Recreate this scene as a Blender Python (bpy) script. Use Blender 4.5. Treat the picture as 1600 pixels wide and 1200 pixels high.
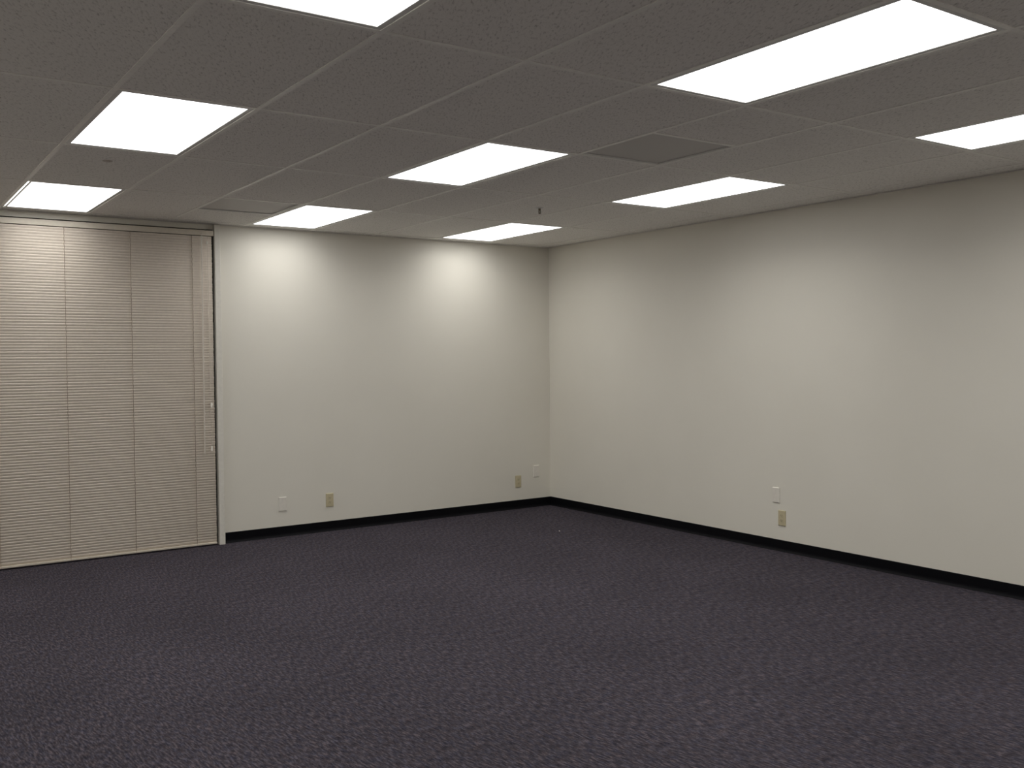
import bpy, bmesh, math, random
from mathutils import Vector, Matrix

# ------------------------------------------------------------------ clear
for o in list(bpy.data.objects):
    bpy.data.objects.remove(o, do_unlink=True)
scene = bpy.context.scene
C = scene.collection
random.seed(4)

# The corner where the two visible walls meet is the origin: the back wall runs
# along -X (plane y = 0), the right wall along -Y (plane x = 0), floor z = 0.
H = 2.674                                   # ceiling height (face of the tees)
XL, YF = -7.50, -9.60                       # left wall, wall behind the camera

# ------------------------------------------------------------------ camera
cam_d = bpy.data.cameras.new('camera')
cam_d.sensor_fit = 'HORIZONTAL'
cam_d.sensor_width = 36.0
cam_d.lens = 1505.5 / 1600.0 * 36.0
cam_d.clip_start = 0.05
cam_d.clip_end = 60
cam = bpy.data.objects.new('camera', cam_d)
C.objects.link(cam)
fw = Vector((0.56639, 0.82367, -0.02781))
rt = Vector((0.8238, -0.5668, -0.00955))
up = Vector((0.02362, 0.0175, 0.99957))
m = Matrix((rt, up, -fw)).transposed().to_4x4()
m.translation = Vector((-6.01325, -8.05179, H - 1.1271))
cam.matrix_world = m
scene.camera = cam

# ------------------------------------------------------------------ world (night outside)
w = bpy.data.worlds.new('night')
scene.world = w
w.use_nodes = True
bg = w.node_tree.nodes['Background']
bg.inputs['Color'].default_value = (0.02, 0.025, 0.04, 1)
bg.inputs['Strength'].default_value = 0.05

# ------------------------------------------------------------------ exposure / light levels
vs = scene.view_settings
scene.display_settings.display_device = 'sRGB'
vs.view_transform = 'Standard'
vs.look = 'None'
vs.gamma = 1.0
vs.use_curve_mapping = False
vs.exposure = 0.12
LAMP_W = 5.6             # watts of each ceiling fixture's lamp
LAMP_SPREAD = math.radians(150)
LAMP_COL = (1.0, 0.985, 0.93)
LENS_GLOW = 3.1          # glow of the lens itself


# ------------------------------------------------------------------ node helpers
def mat(name):
    mt = bpy.data.materials.new(name)
    mt.use_nodes = True
    nt = mt.node_tree
    return mt, nt, nt.nodes['Principled BSDF']


def nd(nt, kind, **kw):
    n = nt.nodes.new(kind)
    for k, v in kw.items():
        if k in n.inputs.keys():
            n.inputs[k].default_value = v
        else:
            setattr(n, k, v)
    return n


def coords(nt, scale=(1, 1, 1), rot=(0, 0, 0)):
    tc = nd(nt, 'ShaderNodeTexCoord')
    mp = nd(nt, 'ShaderNodeMapping')
    mp.vector_type = 'TEXTURE'                # stretch first, then turn the stretched grain
    mp.inputs['Scale'].default_value = tuple(1.0 / c for c in scale)
    mp.inputs['Rotation'].default_value = rot
    nt.links.new(tc.outputs['Object'], mp.inputs['Vector'])
    return mp.outputs['Vector']


def noise(nt, vec, scale, detail=2.0, rough=0.5):
    n = nd(nt, 'ShaderNodeTexNoise')
    n.inputs['Scale'].default_value = scale
    n.inputs['Detail'].default_value = detail
    n.inputs['Roughness'].default_value = rough
    nt.links.new(vec, n.inputs['Vector'])
    return n.outputs['Fac']


def ramp(nt, fac, stops):
    r = nd(nt, 'ShaderNodeValToRGB')
    e = r.color_ramp.elements
    while len(e) < len(stops):
        e.new(0.5)
    for i, (p, c) in enumerate(stops):
        e[i].position = p
        e[i].color = (*c, 1) if len(c) == 3 else c
    nt.links.new(fac, r.inputs['Fac'])
    return r.outputs['Color']


def mixc(nt, fac, a, b, mode='MIX'):
    n = nd(nt, 'ShaderNodeMix', data_type='RGBA', blend_type=mode)
    for sock, v in ((n.inputs[0], fac), (n.inputs[6], a), (n.inputs[7], b)):
        if hasattr(v, 'links'):
            nt.links.new(v, sock)
        else:
            sock.default_value = v if isinstance(v, float) else (*v, 1)
    return n.outputs[2]


def bump(nt, bs, height, strength, dist):
    b = nd(nt, 'ShaderNodeBump')
    b.inputs['Strength'].default_value = strength
    b.inputs['Distance'].default_value = dist
    nt.links.new(height, b.inputs['Height'])
    nt.links.new(b.outputs['Normal'], bs.inputs['Normal'])


def plain(name, col, rough=0.5, spec=0.4, metal=0.0):
    mt, nt, bs = mat(name)
    bs.inputs['Roughness'].default_value = rough
    bs.inputs['Specular IOR Level'].default_value = spec
    bs.inputs['Metallic'].default_value = metal
    f = noise(nt, coords(nt), 40, 3)
    a = tuple(c * 0.96 for c in col)
    b = tuple(min(1, c * 1.04) for c in col)
    nt.links.new(ramp(nt, f, [(0.3, a), (0.7, b)]), bs.inputs['Base Color'])
    return mt


# ------------------------------------------------------------------ materials
M = {}

# painted wallboard with a light roller texture
mt, nt, bs = mat('wall_paint')
v = coords(nt)
f = noise(nt, v, 1.3, 3)
nt.links.new(ramp(nt, f, [(0.3, (0.78, 0.747, 0.667)), (0.7, (0.81, 0.777, 0.697))]), bs.inputs['Base Color'])
bs.inputs['Roughness'].default_value = 0.62
bs.inputs['Specular IOR Level'].default_value = 0.3
bump(nt, bs, noise(nt, v, 210, 3, 0.6), 0.25, 0.002)
M['wall'] = mt

# blue grey loop pile carpet with flecks
mt, nt, bs = mat('carpet')
v = coords(nt, (1, 0.19, 1), (0, 0, math.radians(6)))
v2 = coords(nt, (1, 0.40, 1), (0, 0, math.radians(4)))
f1 = noise(nt, v, 115, 3, 0.75)
base = ramp(nt, f1, [(0.36, (0.023, 0.0205, 0.0265)), (0.5, (0.052, 0.0465, 0.0570)), (0.65, (0.115, 0.101, 0.117))])
fh = noise(nt, v2, 48, 3, 0.65)
tint = ramp(nt, fh, [(0.34, (0.80, 0.86, 1.02)), (0.5, (1.0, 0.98, 1.0)), (0.66, (1.16, 1.04, 0.98))])
base = mixc(nt, 1.0, base, tint, 'MULTIPLY')
fl = noise(nt, coords(nt), 1.1, 4, 0.6)
tone = ramp(nt, fl, [(0.35, (0.90, 0.90, 0.90)), (0.65, (1.08, 1.08, 1.08))])
base = mixc(nt, 1.0, base, tone, 'MULTIPLY')
nt.links.new(base, bs.inputs['Base Color'])
bs.inputs['Roughness'].default_value = 0.95
bs.inputs['Specular IOR Level'].default_value = 0.1
bump(nt, bs, f1, 0.8, 0.006)
M['carpet'] = mt

# fissured mineral fibre ceiling tile
mt, nt, bs = mat('ceiling_tile')
v = coords(nt, (1, 0.30, 1), (0, 0, math.radians(-27)))
f1 = noise(nt, v, 105, 3, 0.7)
f2 = noise(nt, coords(nt), 260, 2, 0.5)
c1 = ramp(nt, f1, [(0.28, (0.56, 0.535, 0.505)), (0.46, (0.91, 0.885, 0.845)), (1.0, (0.95, 0.925, 0.885))])
c2 = ramp(nt, f2, [(0.28, (0.80, 0.80, 0.80)), (0.38, (1.0, 1.0, 1.0))])
nt.links.new(mixc(nt, 1.0, c1, c2, 'MULTIPLY'), bs.inputs['Base Color'])
bs.inputs['Roughness'].default_value = 0.95
bs.inputs['Specular IOR Level'].default_value = 0.1
bump(nt, bs, f1, 0.7, 0.004)
M['tile'] = mt

# perforated sheet of the air return: dark pin holes in grey paint
mt, nt, bs = mat('perforated_sheet')
vo = nd(nt, 'ShaderNodeTexVoronoi')
vo.inputs['Scale'].default_value = 170
vo.inputs['Randomness'].default_value = 0.0
nt.links.new(coords(nt), vo.inputs['Vector'])
nt.links.new(ramp(nt, vo.outputs['Distance'], [(0.24, (0.12, 0.12, 0.11)), (0.34, (0.63, 0.605, 0.575))]), bs.inputs['Base Color'])
bs.inputs['Roughness'].default_value = 0.6
M['perforated'] = mt

# lens of the light fixtures
mt, nt, bs = mat('lens')
bs.inputs['Base Color'].default_value = (0.85, 0.85, 0.84, 1)
bs.inputs['Roughness'].default_value = 0.35
bs.inputs['Emission Color'].default_value = (1.0, 1.0, 0.99, 1)
bs.inputs['Emission Strength'].default_value = LENS_GLOW
bump(nt, bs, noise(nt, coords(nt), 300, 1), 0.2, 0.001)
M['lens'] = mt

# window glass
mt, nt, bs = mat('window_glass')
bs.inputs['Base Color'].default_value = (0.55, 0.60, 0.62, 1)
bs.inputs['Roughness'].default_value = 0.02
bs.inputs['Transmission Weight'].default_value = 1.0
bs.inputs['IOR'].default_value = 1.45
M['glass'] = mt

M['tee'] = plain('tee_paint', (0.93, 0.91, 0.86), 0.45)
M['fixture'] = plain('fixture_paint', (0.72, 0.71, 0.69), 0.4)
M['trim'] = plain('trim_paint', (0.76, 0.73, 0.66), 0.45)
M['vinyl'] = plain('black_vinyl', (0.0025, 0.0025, 0.004), 0.55, 0.12)
M['bronze'] = plain('dark_bronze', (0.020, 0.016, 0.013), 0.45)
M['slat'] = plain('blind_slat', (0.73, 0.645, 0.555), 0.42, 0.4)
M['rail'] = plain('blind_rail', (0.66, 0.60, 0.50), 0.45)
M['cord'] = plain('blind_cord', (0.42, 0.34, 0.26), 0.8)
M['pull'] = plain('pull_cord', (0.72, 0.65, 0.56), 0.7)
M['wand'] = plain('wand_plastic', (0.72, 0.66, 0.59), 0.2, 0.5)
M['tassel'] = plain('tassel_plastic', (0.86, 0.82, 0.74), 0.35)
M['white_plate'] = plain('white_plate', (0.80, 0.76, 0.69), 0.4)
M['ivory_plate'] = plain('ivory_plate', (0.58, 0.51, 0.34), 0.4)
M['slot'] = plain('socket_slot', (0.05, 0.04, 0.03), 0.6)
M['screw'] = plain('screw_head', (0.50, 0.46, 0.38), 0.35, 0.5, 0.5)
M['brass'] = plain('dull_brass', (0.20, 0.165, 0.12), 0.45, 0.5, 0.6)
M['cover'] = plain('cover_paint', (0.62, 0.57, 0.52), 0.5)
M['lint'] = plain('lint', (0.8, 0.78, 0.74), 0.9)


# ------------------------------------------------------------------ mesh helpers
def box(bm, x0, x1, y0, y1, z0, z1):
    vs_ = [bm.verts.new((x, y, z)) for x in (x0, x1) for y in (y0, y1) for z in (z0, z1)]
    for q in ((0, 1, 3, 2), (4, 6, 7, 5), (0, 4, 5, 1), (2, 3, 7, 6), (0, 2, 6, 4), (1, 5, 7, 3)):
        bm.faces.new([vs_[i] for i in q])


def quad(bm, pts):
    bm.faces.new([bm.verts.new(p) for p in pts])


def lathe(bm, prof, seg=20, axis='Z', org=(0, 0, 0)):
    """prof: list of (radius, height)"""
    rings = []
    o = Vector(org)
    for r, h in prof:
        ring = []
        for i in range(seg):
            a = 2 * math.pi * i / seg
            if axis == 'Z':
                p = Vector((r * math.cos(a), r * math.sin(a), h))
            else:                                   # along -Y
                p = Vector((r * math.cos(a), -h, r * math.sin(a)))
            ring.append(bm.verts.new(o + p))
        rings.append(ring)
    for a, b in zip(rings, rings[1:]):
        for i in range(seg):
            j = (i + 1) % seg
            bm.faces.new((a[i], a[j], b[j], b[i]))
    for ring in (rings[0], rings[-1]):
        bm.faces.new(ring)


def tube(bm, pts, r, seg=8):
    pts = [Vector(p) for p in pts]
    rings = []
    for i, p in enumerate(pts):
        d = (pts[min(i + 1, len(pts) - 1)] - pts[max(i - 1, 0)]).normalized()
        a = d.cross(Vector((1, 0, 0)))
        if a.length < 0.1:
            a = d.cross(Vector((0, 1, 0)))
        a.normalize()
        b = d.cross(a)
        rings.append([bm.verts.new(p + r * (math.cos(2 * math.pi * k / seg) * a + math.sin(2 * math.pi * k / seg) * b))
                      for k in range(seg)])
    for a, b in zip(rings, rings[1:]):
        for i in range(seg):
            j = (i + 1) % seg
            bm.faces.new((a[i], a[j], b[j], b[i]))
    bm.faces.new(rings[0])
    bm.faces.new(rings[-1])


def sweep(bm, prof, p0, p1, inward):
    """extrude a profile [(out, z)] from p0 to p1 (floor points); inward = unit vector into the room"""
    rows = []
    for p in (p0, p1):
        rows.append([bm.verts.new((p[0] + inward[0] * o, p[1] + inward[1] * o, z)) for o, z in prof])
    n = len(prof)
    for i in range(n):
        j = (i + 1) % n
        bm.faces.new((rows[0][i], rows[0][j], rows[1][j], rows[1][i]))
    bm.faces.new(rows[0])
    bm.faces.new(rows[1])


def obj(name, bm, material, parent=None, smooth=False, bevel=0.0, seg=2):
    bmesh.ops.recalc_face_normals(bm, faces=bm.faces[:])
    me = bpy.data.meshes.new(name)
    bm.to_mesh(me)
    bm.free()
    me.materials.append(material)
    if smooth:
        for p in me.polygons:
            p.use_smooth = True
    o = bpy.data.objects.new(name, me)
    C.objects.link(o)
    if parent:
        o.parent = parent
    if bevel:
        b = o.modifiers.new('bevel', 'BEVEL')
        b.width = bevel
        b.segments = seg
        b.limit_method = 'ANGLE'
    return o


def struct(name, bm, material, parent=None, **kw):
    o = obj(name, bm, material, parent, **kw)
    if parent is None:
        o['kind'] = 'structure'
    return o


def thing(name, label, cat, loc=(0, 0, 0), rotz=0.0, group=None):
    o = bpy.data.objects.new(name, None)
    o.empty_display_size = 0.1
    C.objects.link(o)
    o.location = loc
    o.rotation_euler = (0, 0, rotz)
    o['label'] = label
    o['category'] = cat
    if group:
        o['group'] = group
    return o


def dup(root, label, loc, rotz=None):
    r = root.copy()
    C.objects.link(r)
    r.location = loc
    if rotz is not None:
        r.rotation_euler = (0, 0, rotz)
    r['label'] = label
    for ch in list(root.children):
        c = ch.copy()
        C.objects.link(c)
        c.parent = r
        for g in ch.children:
            d = g.copy()
            C.objects.link(d)
            d.parent = c
    return r


# ------------------------------------------------------------------ room shell
WX0, WX1, WZ = -6.27, -3.492, 2.632          # window opening in the back wall
T = 0.14

bm = bmesh.new()
box(bm, XL - T, T, YF - T, T, -0.06, 0.0)
struct('floor', bm, M['carpet'])

bm = bmesh.new()                              # back wall with its opening
box(bm, WX1, T, 0, T, 0, H + 0.12)
box(bm, XL - T, WX0, 0, T, 0, H + 0.12)
box(bm, WX0, WX1, 0, T, WZ, H + 0.12)
struct('wall_back', bm, M['wall'])
bm = bmesh.new()
box(bm, 0, T, YF - T, 0, 0, H + 0.12)
struct('wall_right', bm, M['wall'])
bm = bmesh.new()
box(bm, XL - T, XL, YF - T, 0, 0, H + 0.12)
struct('wall_left', bm, M['wall'])
bm = bmesh.new()
box(bm, XL, 0, YF - T, YF, 0, H + 0.12)
struct('wall_front', bm, M['wall'])

# --- ceiling grid: lines of 2 ft along X, 4 ft along Y
GX0, GY0, U = -5.0766, -6.2493, 0.6096
gx = [GX0 + U * k for k in range(-4, 9) if XL < GX0 + U * k < 0]
gy = [GY0 + 2 * U * k for k in range(-3, 6) if YF < GY0 + 2 * U * k < 0]
fix = [(GX0 + 3 * U * c, GY0 + 4 * U * r) for c in range(-1, 3) for r in range(-1, 3) if c + r > -2]
vents = [(GX0 + 4 * U, GY0 + 3 * U), (GX0 + 2 * U, GY0 + 8 * U)]
TILE_Z = H + 0.003

bm = bmesh.new()
xe = [XL] + gx + [0.0]
ye = [YF] + gy + [0.0]
for x0, x1 in zip(xe, xe[1:]):
    for y0, y1 in zip(ye, ye[1:]):
        if any(abs(x0 - a) < 0.01 and abs(y0 - b) < 0.01 for a, b in fix):
            continue
        vv = [(a, b) for a, b in vents if abs(x0 - a) < 0.01 and y0 - 0.01 < b < y1 - 0.01]
        if vv:
            b = vv[0][1]
            if b - y0 < 0.01:
                box(bm, x0, x1, b + U, y1, TILE_Z, TILE_Z + 0.018)
            else:
                box(bm, x0, x1, y0, b, TILE_Z, TILE_Z + 0.018)
            continue
        box(bm, x0, x1, y0, y1, TILE_Z, TILE_Z + 0.018)
box(bm, XL - T, T, YF - T, T, H + 0.125, H + 0.2)     # roof deck above the tiles
struct('ceiling', bm, M['tile'])

bm = bmesh.new()                              # inverted tees
tw = 0.0115
for x in gx:
    box(bm, x - tw, x + tw, YF, 0, H, H + 0.0028)
    box(bm, x - 0.001, x + 0.001, YF, 0, H + 0.0028, H + 0.035)
xb = [XL] + gx + [0.0]
for y in gy:
    for x0, x1 in zip(xb, xb[1:]):
        box(bm, x0 + (tw if x0 > XL else 0), x1 - (tw if x1 < 0 else 0), y - tw, y + tw, H + 0.0003, H + 0.0028)
for a, b in vents:                            # short tee that closes the 2 ft square
    y = b + U if abs((b - GY0) / (2 * U) - round((b - GY0) / (2 * U))) < 0.01 else b
    box(bm, a + tw, a + U - tw, y - tw, y + tw, H + 0.0003, H + 0.0028)
struct('trim_1', bm, M['tee'])

bm = bmesh.new()                              # wall angle round the room
wa = 0.022
box(bm, XL, 0, -wa, 0, H - 0.0015, H)
box(bm, XL, 0, YF, YF + wa, H - 0.0015, H)
box(bm, -wa, 0, YF + wa, -wa, H - 0.0015, H)
box(bm, XL, XL + wa, YF + wa, -wa, H - 0.0015, H)
struct('trim_2', bm, M['tee'])

# --- black cove baseboards
cove = [(0.0, 0.0), (0.016, 0.0), (0.0145, 0.003), (0.009, 0.009), (0.0055, 0.017), (0.004, 0.028),
        (0.0035, 0.082), (0.0025, 0.087), (0.0, 0.0885)]
JX0, JX1, JD = -3.492, -3.444, 0.05          # painted jamb at the end of the window
for name, a, b, inn in (('baseboard_back', (JX1, 0), (0, 0), (0, -1)),
                        ('baseboard_right', (0, -0.004), (0, YF), (-1, 0)),
                        ('baseboard_left', (XL, YF), (XL, 0), (1, 0)),
                        ('baseboard_front', (XL + 0.016, YF), (-0.016, YF), (0, 1))):
    bm = bmesh.new()
    sweep(bm, cove, a, b, inn)
    struct(name, bm, M['vinyl'])

# --- jamb trim
bm = bmesh.new()
box(bm, JX0, JX1, -JD, -0.0005, 0.0, H - 0.0015)
struct('trim_3', bm, M['trim'], bevel=0.003)

# --- window behind the blind
FY0, FY1 = 0.045, 0.10
bm = bmesh.new()
ux = [WX0, WX0 + (WX1 - WX0) / 3, WX0 + 2 * (WX1 - WX0) / 3, WX1]
for i, x in enumerate(ux):
    if i == 0:
        box(bm, x, x + 0.05, FY0, FY1, 0, WZ)
    elif i == 3:
        box(bm, x - 0.05, x, 0.0, FY1, 0, WZ)
    else:
        box(bm, x - 0.025, x + 0.025, FY0, FY1, 0, WZ)
for a, b in zip(ux, ux[1:]):
    l = a + (0.05 if a == WX0 else 0.025)
    r = b - (0.05 if b == WX1 else 0.025)
    box(bm, l, r, FY0, FY1, 0, 0.06)
    box(bm, l, r, FY0, FY1, WZ - 0.05, WZ)
win = struct('window_1', bm, M['bronze'])
for a, b in zip(ux, ux[1:]):
    l = a + (0.05 if a == WX0 else 0.025)
    r = b - (0.05 if b == WX1 else 0.025)
    bm = bmesh.new()
    box(bm, l, r, 0.069, 0.075, 0.06, WZ - 0.05)
    obj('pane', bm, M['glass'], win)

# ------------------------------------------------------------------ ceiling lights
LW, LL = 0.537, 1.148
rows = ['row nearest the camera', 'middle row', 'row nearest the back wall']
light_labels = {
    (0, 0): 'glowing ceiling light panel cut off by the top edge of the photo',
    (0, 1): 'glowing ceiling light panel, second from the blinds, flush round sprinkler cover just behind it',
    (0, 2): 'glowing ceiling light panel directly above the blinds, thin bright slit along its left side',
    (1, 0): 'largest fully visible glowing ceiling light panel, at the upper right of the photo',
    (1, 1): 'glowing ceiling light panel at the centre, just left of a perforated air return',
    (1, 2): 'glowing ceiling light panel beside the back wall, just right of a grey air return',
    (2, 0): 'glowing ceiling light panel cut off by the right edge of the photo',
    (2, 1): 'glowing ceiling light panel along the right wall, second from the room corner',
    (2, 2): 'glowing ceiling light panel nearest the room corner, beside the pendent sprinkler',
}
OW, OL = U - 2 * tw, 2 * U - 2 * tw          # clear opening between tees


def frame_bm(ow, ol, iw, il, z0, z1, cx=0.0):
    bm = bmesh.new()
    box(bm, -ow / 2, cx - iw / 2, -ol / 2, ol / 2, z0, z1)
    box(bm, cx + iw / 2, ow / 2, -ol / 2, ol / 2, z0, z1)
    box(bm, cx - iw / 2, cx + iw / 2, -ol / 2, -il / 2, z0, z1)
    box(bm, cx - iw / 2, cx + iw / 2, il / 2, ol / 2, z0, z1)
    return bm


def make_light(label, x, y, slit=False, watts=LAMP_W):
    t = thing('ceiling_light', label, 'ceiling light', (x, y, H), 0, 'recessed ceiling lights')
    bm = bmesh.new()                          # housing: a steel pan above the grid
    w2, l2 = U / 2 - 0.004, U - 0.004
    z0, z1 = 0.0085, 0.110
    box(bm, -w2, w2, -l2, l2, z1 - 0.002, z1)
    box(bm, -w2, -w2 + 0.002, -l2, l2, z0, z1 - 0.002)
    box(bm, w2 - 0.002, w2, -l2, l2, z0, z1 - 0.002)
    box(bm, -w2 + 0.002, w2 - 0.002, -l2, -l2 + 0.002, z0, z1 - 0.002)
    box(bm, -w2 + 0.002, w2 - 0.002, l2 - 0.002, l2, z0, z1 - 0.002)
    obj('housing', bm, M['fixture'], t)
    if slit:                                  # door hangs a little to the right: the lamp shows past its edge
        bm = bmesh.new()
        ow = OW - 0.014
        box(bm, -OW / 2 + 0.012, -LW / 2, -OL / 2, OL / 2, 0.002, 0.007)
        box(bm, LW / 2, OW / 2 - 0.001, -OL / 2, OL / 2, 0.002, 0.007)
        box(bm, -LW / 2, LW / 2, -OL / 2, -LL / 2, 0.002, 0.007)
        box(bm, -LW / 2, LW / 2, LL / 2, OL / 2, 0.002, 0.007)
        obj('door_frame', bm, M['fixture'], t, bevel=0.0008)
        bm = bmesh.new()
        box(bm, -OW / 2 + 0.003, -OW / 2 + 0.0105, -OL / 2 + 0.02, OL / 2 - 0.05, 0.0045, 0.006)
        o = obj('light_gap', bm, M['lens'], t)
        o['label'] = 'bright slit between door and grid'
    else:
        obj('door_frame', frame_bm(OW - 0.002, OL - 0.002, LW, LL, 0.002, 0.007), M['fixture'], t, bevel=0.0008)
    bm = bmesh.new()
    box(bm, -LW / 2, LW / 2, -LL / 2, LL / 2, 0.0045, 0.0075)
    o = obj('lens', bm, M['lens'], t)
    o['label'] = 'glowing white lens'
    ld = bpy.data.lights.new('fixture_lamp', 'AREA')
    ld.shape = 'RECTANGLE'
    ld.size, ld.size_y = LW - 0.01, LL - 0.01
    ld.energy = watts
    ld.color = LAMP_COL
    ld.spread = LAMP_SPREAD
    lo = bpy.data.objects.new('fixture_lamp', ld)
    C.objects.link(lo)
    lo.parent = t
    lo.location = (0, 0, 0.0035)
    return t


for c in range(0, 3):                        # unseen lights, added on the grid to brighten the ceiling
    make_light('added unseen fill light panel in the row over the camera', GX0 + 3 * U * c + U / 2, GY0 - 4 * U + U)
for r in range(3):  # unseen left column, also added, lifts the ceiling on that side
    make_light('added unseen fill light panel in the column left of the view', GX0 - 3 * U + U / 2, GY0 + 4 * U * r + U,
               watts=LAMP_W * (0.5, 0.8, 0.8)[r])
for c in range(3):
    for r in range(3):
        make_light(light_labels[c, r], GX0 + 3 * U * c + U / 2, GY0 + 4 * U * r + U, slit=(c, r) == (0, 2), watts=LAMP_W * (0.60 if r == 2 else 1.04))

# ------------------------------------------------------------------ air returns (2 ft square, perforated)
def make_vent(label, x, y):
    t = thing('air_return', label, 'air vent', (x, y, H), 0, 'perforated air returns in the ceiling')
    o_ = U - 2 * tw - 0.002
    bm = bmesh.new()                          # plenum box behind
    a = o_ / 2 + 0.008
    box(bm, -a, a, -a, a, 0.105, 0.107)
    for s in (-1, 1):
        box(bm, min(s * a, s * (a - 0.002)), max(s * a, s * (a - 0.002)), -a, a, 0.0085, 0.105)
        box(bm, -a + 0.002, a - 0.002, min(s * a, s * (a - 0.002)), max(s * a, s * (a - 0.002)), 0.0085, 0.105)
    obj('plenum', bm, M['bronze'], t)
    obj('frame', frame_bm(o_, o_, o_ - 0.024, o_ - 0.024, 0.002, 0.014), M['fixture'], t)
    bm = bmesh.new()
    b = o_ / 2 - 0.013
    box(bm, -b, b, -b, b, 0.009, 0.0105)
    o = obj('perforated_face', bm, M['perforated'], t)
    o['label'] = 'grey perforated sheet'
    return t


make_vent('grey perforated square air return between the middle lights, right of the centre light panel',
          vents[0][0] + U / 2, vents[0][1] + U / 2)
make_vent('grey perforated square air return close to the back wall, near the blinds',
          vents[1][0] + U / 2, vents[1][1] + U / 2)

# ------------------------------------------------------------------ sprinklers
t = thing('sprinkler_cover', 'small flush round sprinkler cover in the ceiling tile between the two left light panels',
          'sprinkler', (-4.784, -2.256, TILE_Z))
bm = bmesh.new()
lathe(bm, [(0.026, 0.0), (0.026, -0.0035), (0.018, -0.0045), (0.016, -0.002)], 24)
obj('ring', bm, M['cover'], t, smooth=False)
bm = bmesh.new()
lathe(bm, [(0.0145, -0.0005), (0.0145, -0.006), (0.008, -0.008)], 20)
obj('cap', bm, M['cover'], t)

t = thing('pendent_sprinkler', 'small dark pendent sprinkler head under the ceiling near the room corner', 'sprinkler',
          (-1.678, -2.138, TILE_Z))
bm = bmesh.new()
lathe(bm, [(0.030, 0.0), (0.030, -0.002), (0.020, -0.006), (0.012, -0.007)], 24)
obj('escutcheon', bm, M['fixture'], t)
bm = bmesh.new()
lathe(bm, [(0.009, -0.006), (0.009, -0.018), (0.007, -0.022)], 16)
obj('body', bm, M['brass'], t)
for s in (-1, 1):
    bm = bmesh.new()
    tube(bm, [(s * 0.006, 0, -0.020), (s * 0.0105, 0, -0.028), (s * 0.0095, 0, -0.038), (s * 0.003, 0, -0.0455)], 0.0020)
    obj('frame_arm', bm, M['brass'], t, smooth=True)
bm = bmesh.new()
tube(bm, [(0, 0, -0.022), (0, 0, -0.045)], 0.0032)
obj('bulb', bm, M['brass'], t, smooth=True)
bm = bmesh.new()
lathe(bm, [(0.004, -0.044), (0.0115, -0.046), (0.0115, -0.0472), (0.004, -0.048)], 20)
obj('deflector', bm, M['brass'], t)

# ------------------------------------------------------------------ mini blind
BX0, BX1 = -6.25, -3.512                      # ends of the slats
BY = -0.034                                   # slat centre line, in front of the wall plane
PITCH = 0.0215
bl = thing('mini_blind', 'closed beige horizontal mini blind reaching the floor at left end of the back wall',
           'window blind', (0, BY, 0))
bm = bmesh.new()
tilt = math.radians(74)
zb, zt = 0.034, 2.560
n = int((zt - zb) / PITCH)
prof = []
for k in range(7):
    s = k / 6 - 0.5
    cx = 0.0255 * s                           # along the slat width
    cy = 0.0022 * (1 - (2 * s) ** 2)          # crown
    # top edge towards the room (-Y), bottom edge towards the glass
    dy = -math.cos(tilt) * cx - math.sin(tilt) * cy
    dz = math.sin(tilt) * cx - math.cos(tilt) * cy
    prof.append((dy, dz))
for i in range(n + 1):
    z = zb + 0.008 + i * PITCH
    jx = random.uniform(-0.0012, 0.0012)
    jz = random.uniform(-0.0005, 0.0005)
    L = [bm.verts.new((BX0 + jx, a, z + b + jz)) for a, b in prof]
    R = [bm.verts.new((BX1 + jx, a, z + b + jz)) for a, b in prof]
    for k in range(6):
        bm.faces.new((L[k], L[k + 1], R[k + 1], R[k]))
sl = obj('slats', bm, M['slat'], bl, smooth=True)
sd = sl.modifiers.new('thickness', 'SOLIDIFY')
sd.thickness = 0.0004
bm = bmesh.new()
box(bm, BX0, BX1 + 0.014, -0.014, 0.018, 2.574, 2.618)
obj('head_rail', bm, M['rail'], bl, bevel=0.002)
bm = bmesh.new()
box(bm, BX0, BX1, -0.012, 0.010, 0.012, 0.029)
obj('bottom_rail', bm, M['rail'], bl, bevel=0.004, seg=3)
for k in range(6):
    x = -3.676 - 0.4815 * k
    bm = bmesh.new()
    pts = []
    for i in range(n + 2):                    # the ladder runs from lip to lip
        z = zb + i * PITCH
        pts.append((x + (0.0012 if i % 2 else -0.0012), -0.0078, z))
    tube(bm, [(x, -0.0125, 0.016)] + pts + [(x, -0.008, 2.574)], 0.0020, 5)
    obj('ladder_cord', bm, M['cord'], bl)
bm = bmesh.new()
tube(bm, [(-3.602, -0.024, 2.566), (-3.603, -0.024, 1.7), (-3.604, -0.022, 0.77)], 0.0042, 6)
wd = obj('tilt_wand', bm, M['wand'], bl)
bm = bmesh.new()
tube(bm, [(-3.602, -0.014, 2.590), (-3.602, -0.024, 2.590), (-3.602, -0.024, 2.562)], 0.0022, 6)
obj('hook', bm, M['wand'], wd)
for x, z in ((-3.541, 1.172), (-3.546, 0.810)):
    bm = bmesh.new()
    tube(bm, [(-3.553, -0.010, 2.574), (-3.553, -0.018, 2.52), (x, -0.017, z + 0.02)], 0.0013, 5)
    cd = obj('lift_cord', bm, M['pull'], bl)
    bm = bmesh.new()
    lathe(bm, [(0.003, 0.022), (0.0065, 0.012), (0.0085, -0.016), (0.007, -0.020)], 12, 'Z', (x, -0.020, z))
    obj('tassel', bm, M['tassel'], cd)
bm = bmesh.new()
box(bm, -3.560, -3.546, -0.022, -0.014, 2.505, 2.528)
obj('cord_stop', bm, M['tassel'], bl, bevel=0.002)

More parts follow.
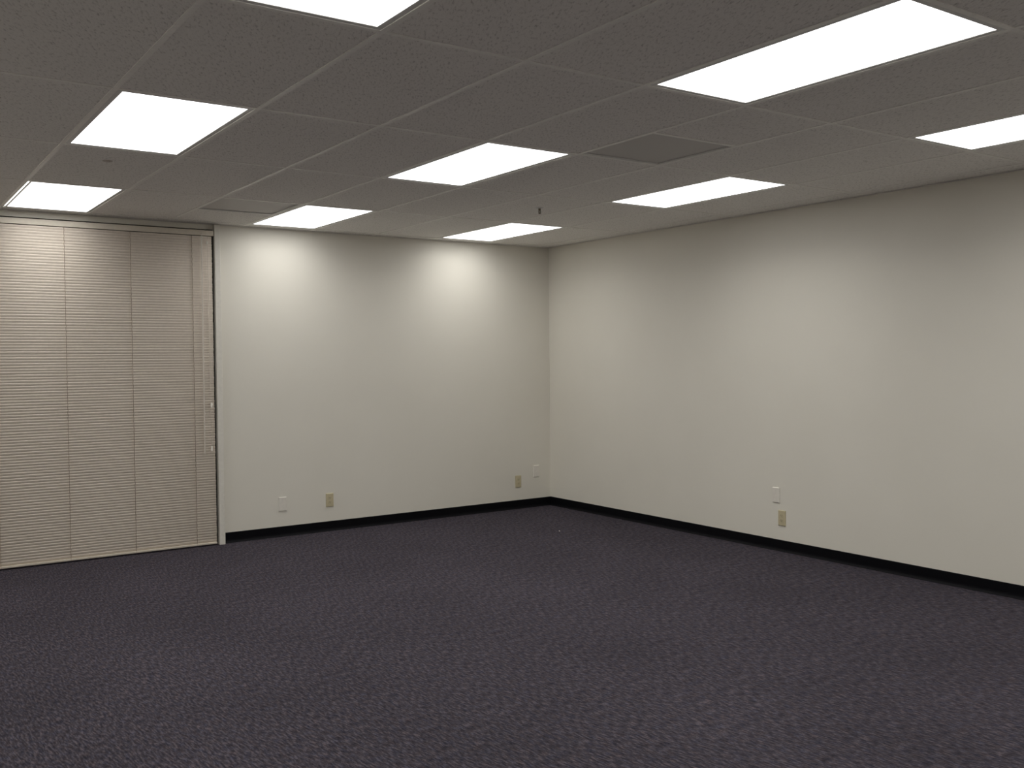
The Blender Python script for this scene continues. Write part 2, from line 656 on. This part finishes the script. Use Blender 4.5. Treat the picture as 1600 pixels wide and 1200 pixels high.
# ------------------------------------------------------------------ wall plates (built facing -Y, back on y = 0)
def plate_bm(wd_, ht, d=0.0055):
    bm = bmesh.new()
    a, b = wd_ / 2, ht / 2
    i = 0.004
    back = [(-a, 0, -b), (a, 0, -b), (a, 0, b), (-a, 0, b)]
    mid = [(x, -d * 0.55, z) for x, _, z in back]
    fr = [((abs(x) - i) * (1 if x > 0 else -1), -d, (abs(z) - i) * (1 if z > 0 else -1)) for x, _, z in back]
    V = [[bm.verts.new(p) for p in ring] for ring in (back, mid, fr)]
    for r0, r1 in zip(V, V[1:]):
        for k in range(4):
            j = (k + 1) % 4
            bm.faces.new((r0[k], r0[j], r1[j], r1[k]))
    bm.faces.new(V[0])
    bm.faces.new(V[2])
    return bm


def screw_bm(x, z, y=-0.0055):
    bm = bmesh.new()
    lathe(bm, [(0.0034, -0.0002), (0.0034, 0.0006), (0.0022, 0.0011)], 14, 'Y', (x, y, z))
    return bm


def make_blank(label, loc, rotz):
    t = thing('blank_wall_plate', label, 'wall plate', loc, rotz, 'blank white wall plates')
    obj('plate', plate_bm(0.071, 0.121, 0.0075), M['white_plate'], t)
    for s in (-1, 1):
        obj('screw', screw_bm(0, s * 0.042, -0.0075), M['white_plate'], t)
    return t


def make_outlet(label, loc, rotz):
    t = thing('power_outlet', label, 'power outlet', loc, rotz, 'ivory power outlets')
    obj('plate', plate_bm(0.073, 0.121, 0.0075), M['ivory_plate'], t)
    for s in (-1, 1):
        zc = s * 0.0195
        bm = bmesh.new()                      # rounded socket face, flat top and bottom
        ring_b, ring_f = [], []
        for k in range(28):
            a = 2 * math.pi * k / 28
            x, z = 0.0172 * math.cos(a), max(-0.0142, min(0.0142, 0.0172 * math.sin(a)))
            ring_b.append(bm.verts.new((x, -0.0073, zc + z)))
            ring_f.append(bm.verts.new((x * 0.96, -0.0098, zc + z * 0.96)))
        for k in range(28):
            j = (k + 1) % 28
            bm.faces.new((ring_b[k], ring_b[j], ring_f[j], ring_f[k]))
        bm.faces.new(ring_b)
        bm.faces.new(ring_f)
        f = obj('socket', bm, M['ivory_plate'], t)
        bm = bmesh.new()
        box(bm, -0.0076, -0.0052, -0.0102, -0.0096, zc - 0.001, zc + 0.008)
        box(bm, 0.0052, 0.0076, -0.0102, -0.0096, zc, zc + 0.0075)
        lathe(bm, [(0.0026, -0.0004), (0.0026, 0.0002)], 12, 'Y', (0, -0.0100, zc - 0.0065))
        obj('slots', bm, M['slot'], f)
    obj('screw', screw_bm(0, 0, -0.0075), M['screw'], t)
    return t


b0 = make_blank('blank white wall plate low on the back wall, just right of the blinds', (-2.922, 0, 0.284), 0)
dup(b0, 'blank white wall plate on the back wall close to the room corner', (-0.186, 0, 0.3675), 0)
dup(b0, 'blank white wall plate on the right wall above an ivory outlet', (0, -2.980, 0.4395), math.radians(-90))
p0 = make_outlet('ivory power outlet low on the back wall, right of the plate beside the blinds', (-2.480, 0, 0.279), 0)
dup(p0, 'ivory power outlet low on the back wall beside the room corner', (-0.4125, 0, 0.278), 0)
dup(p0, 'ivory power outlet low on the right wall below a blank white plate', (0, -3.037, 0.263), math.radians(-90))

# ------------------------------------------------------------------ a scrap of lint on the carpet
bm = bmesh.new()
bmesh.ops.create_icosphere(bm, subdivisions=2, radius=0.006)
for v_ in bm.verts:
    v_.co *= random.uniform(0.75, 1.25)
    v_.co.z = max(0.0, v_.co.z * 0.5 + 0.002)
o = obj('lint_scrap', bm, M['lint'])
o.location = (-0.856, -1.272, 0)
o['label'] = 'tiny white scrap of lint on the dark carpet near the room corner'
o['category'] = 'lint'
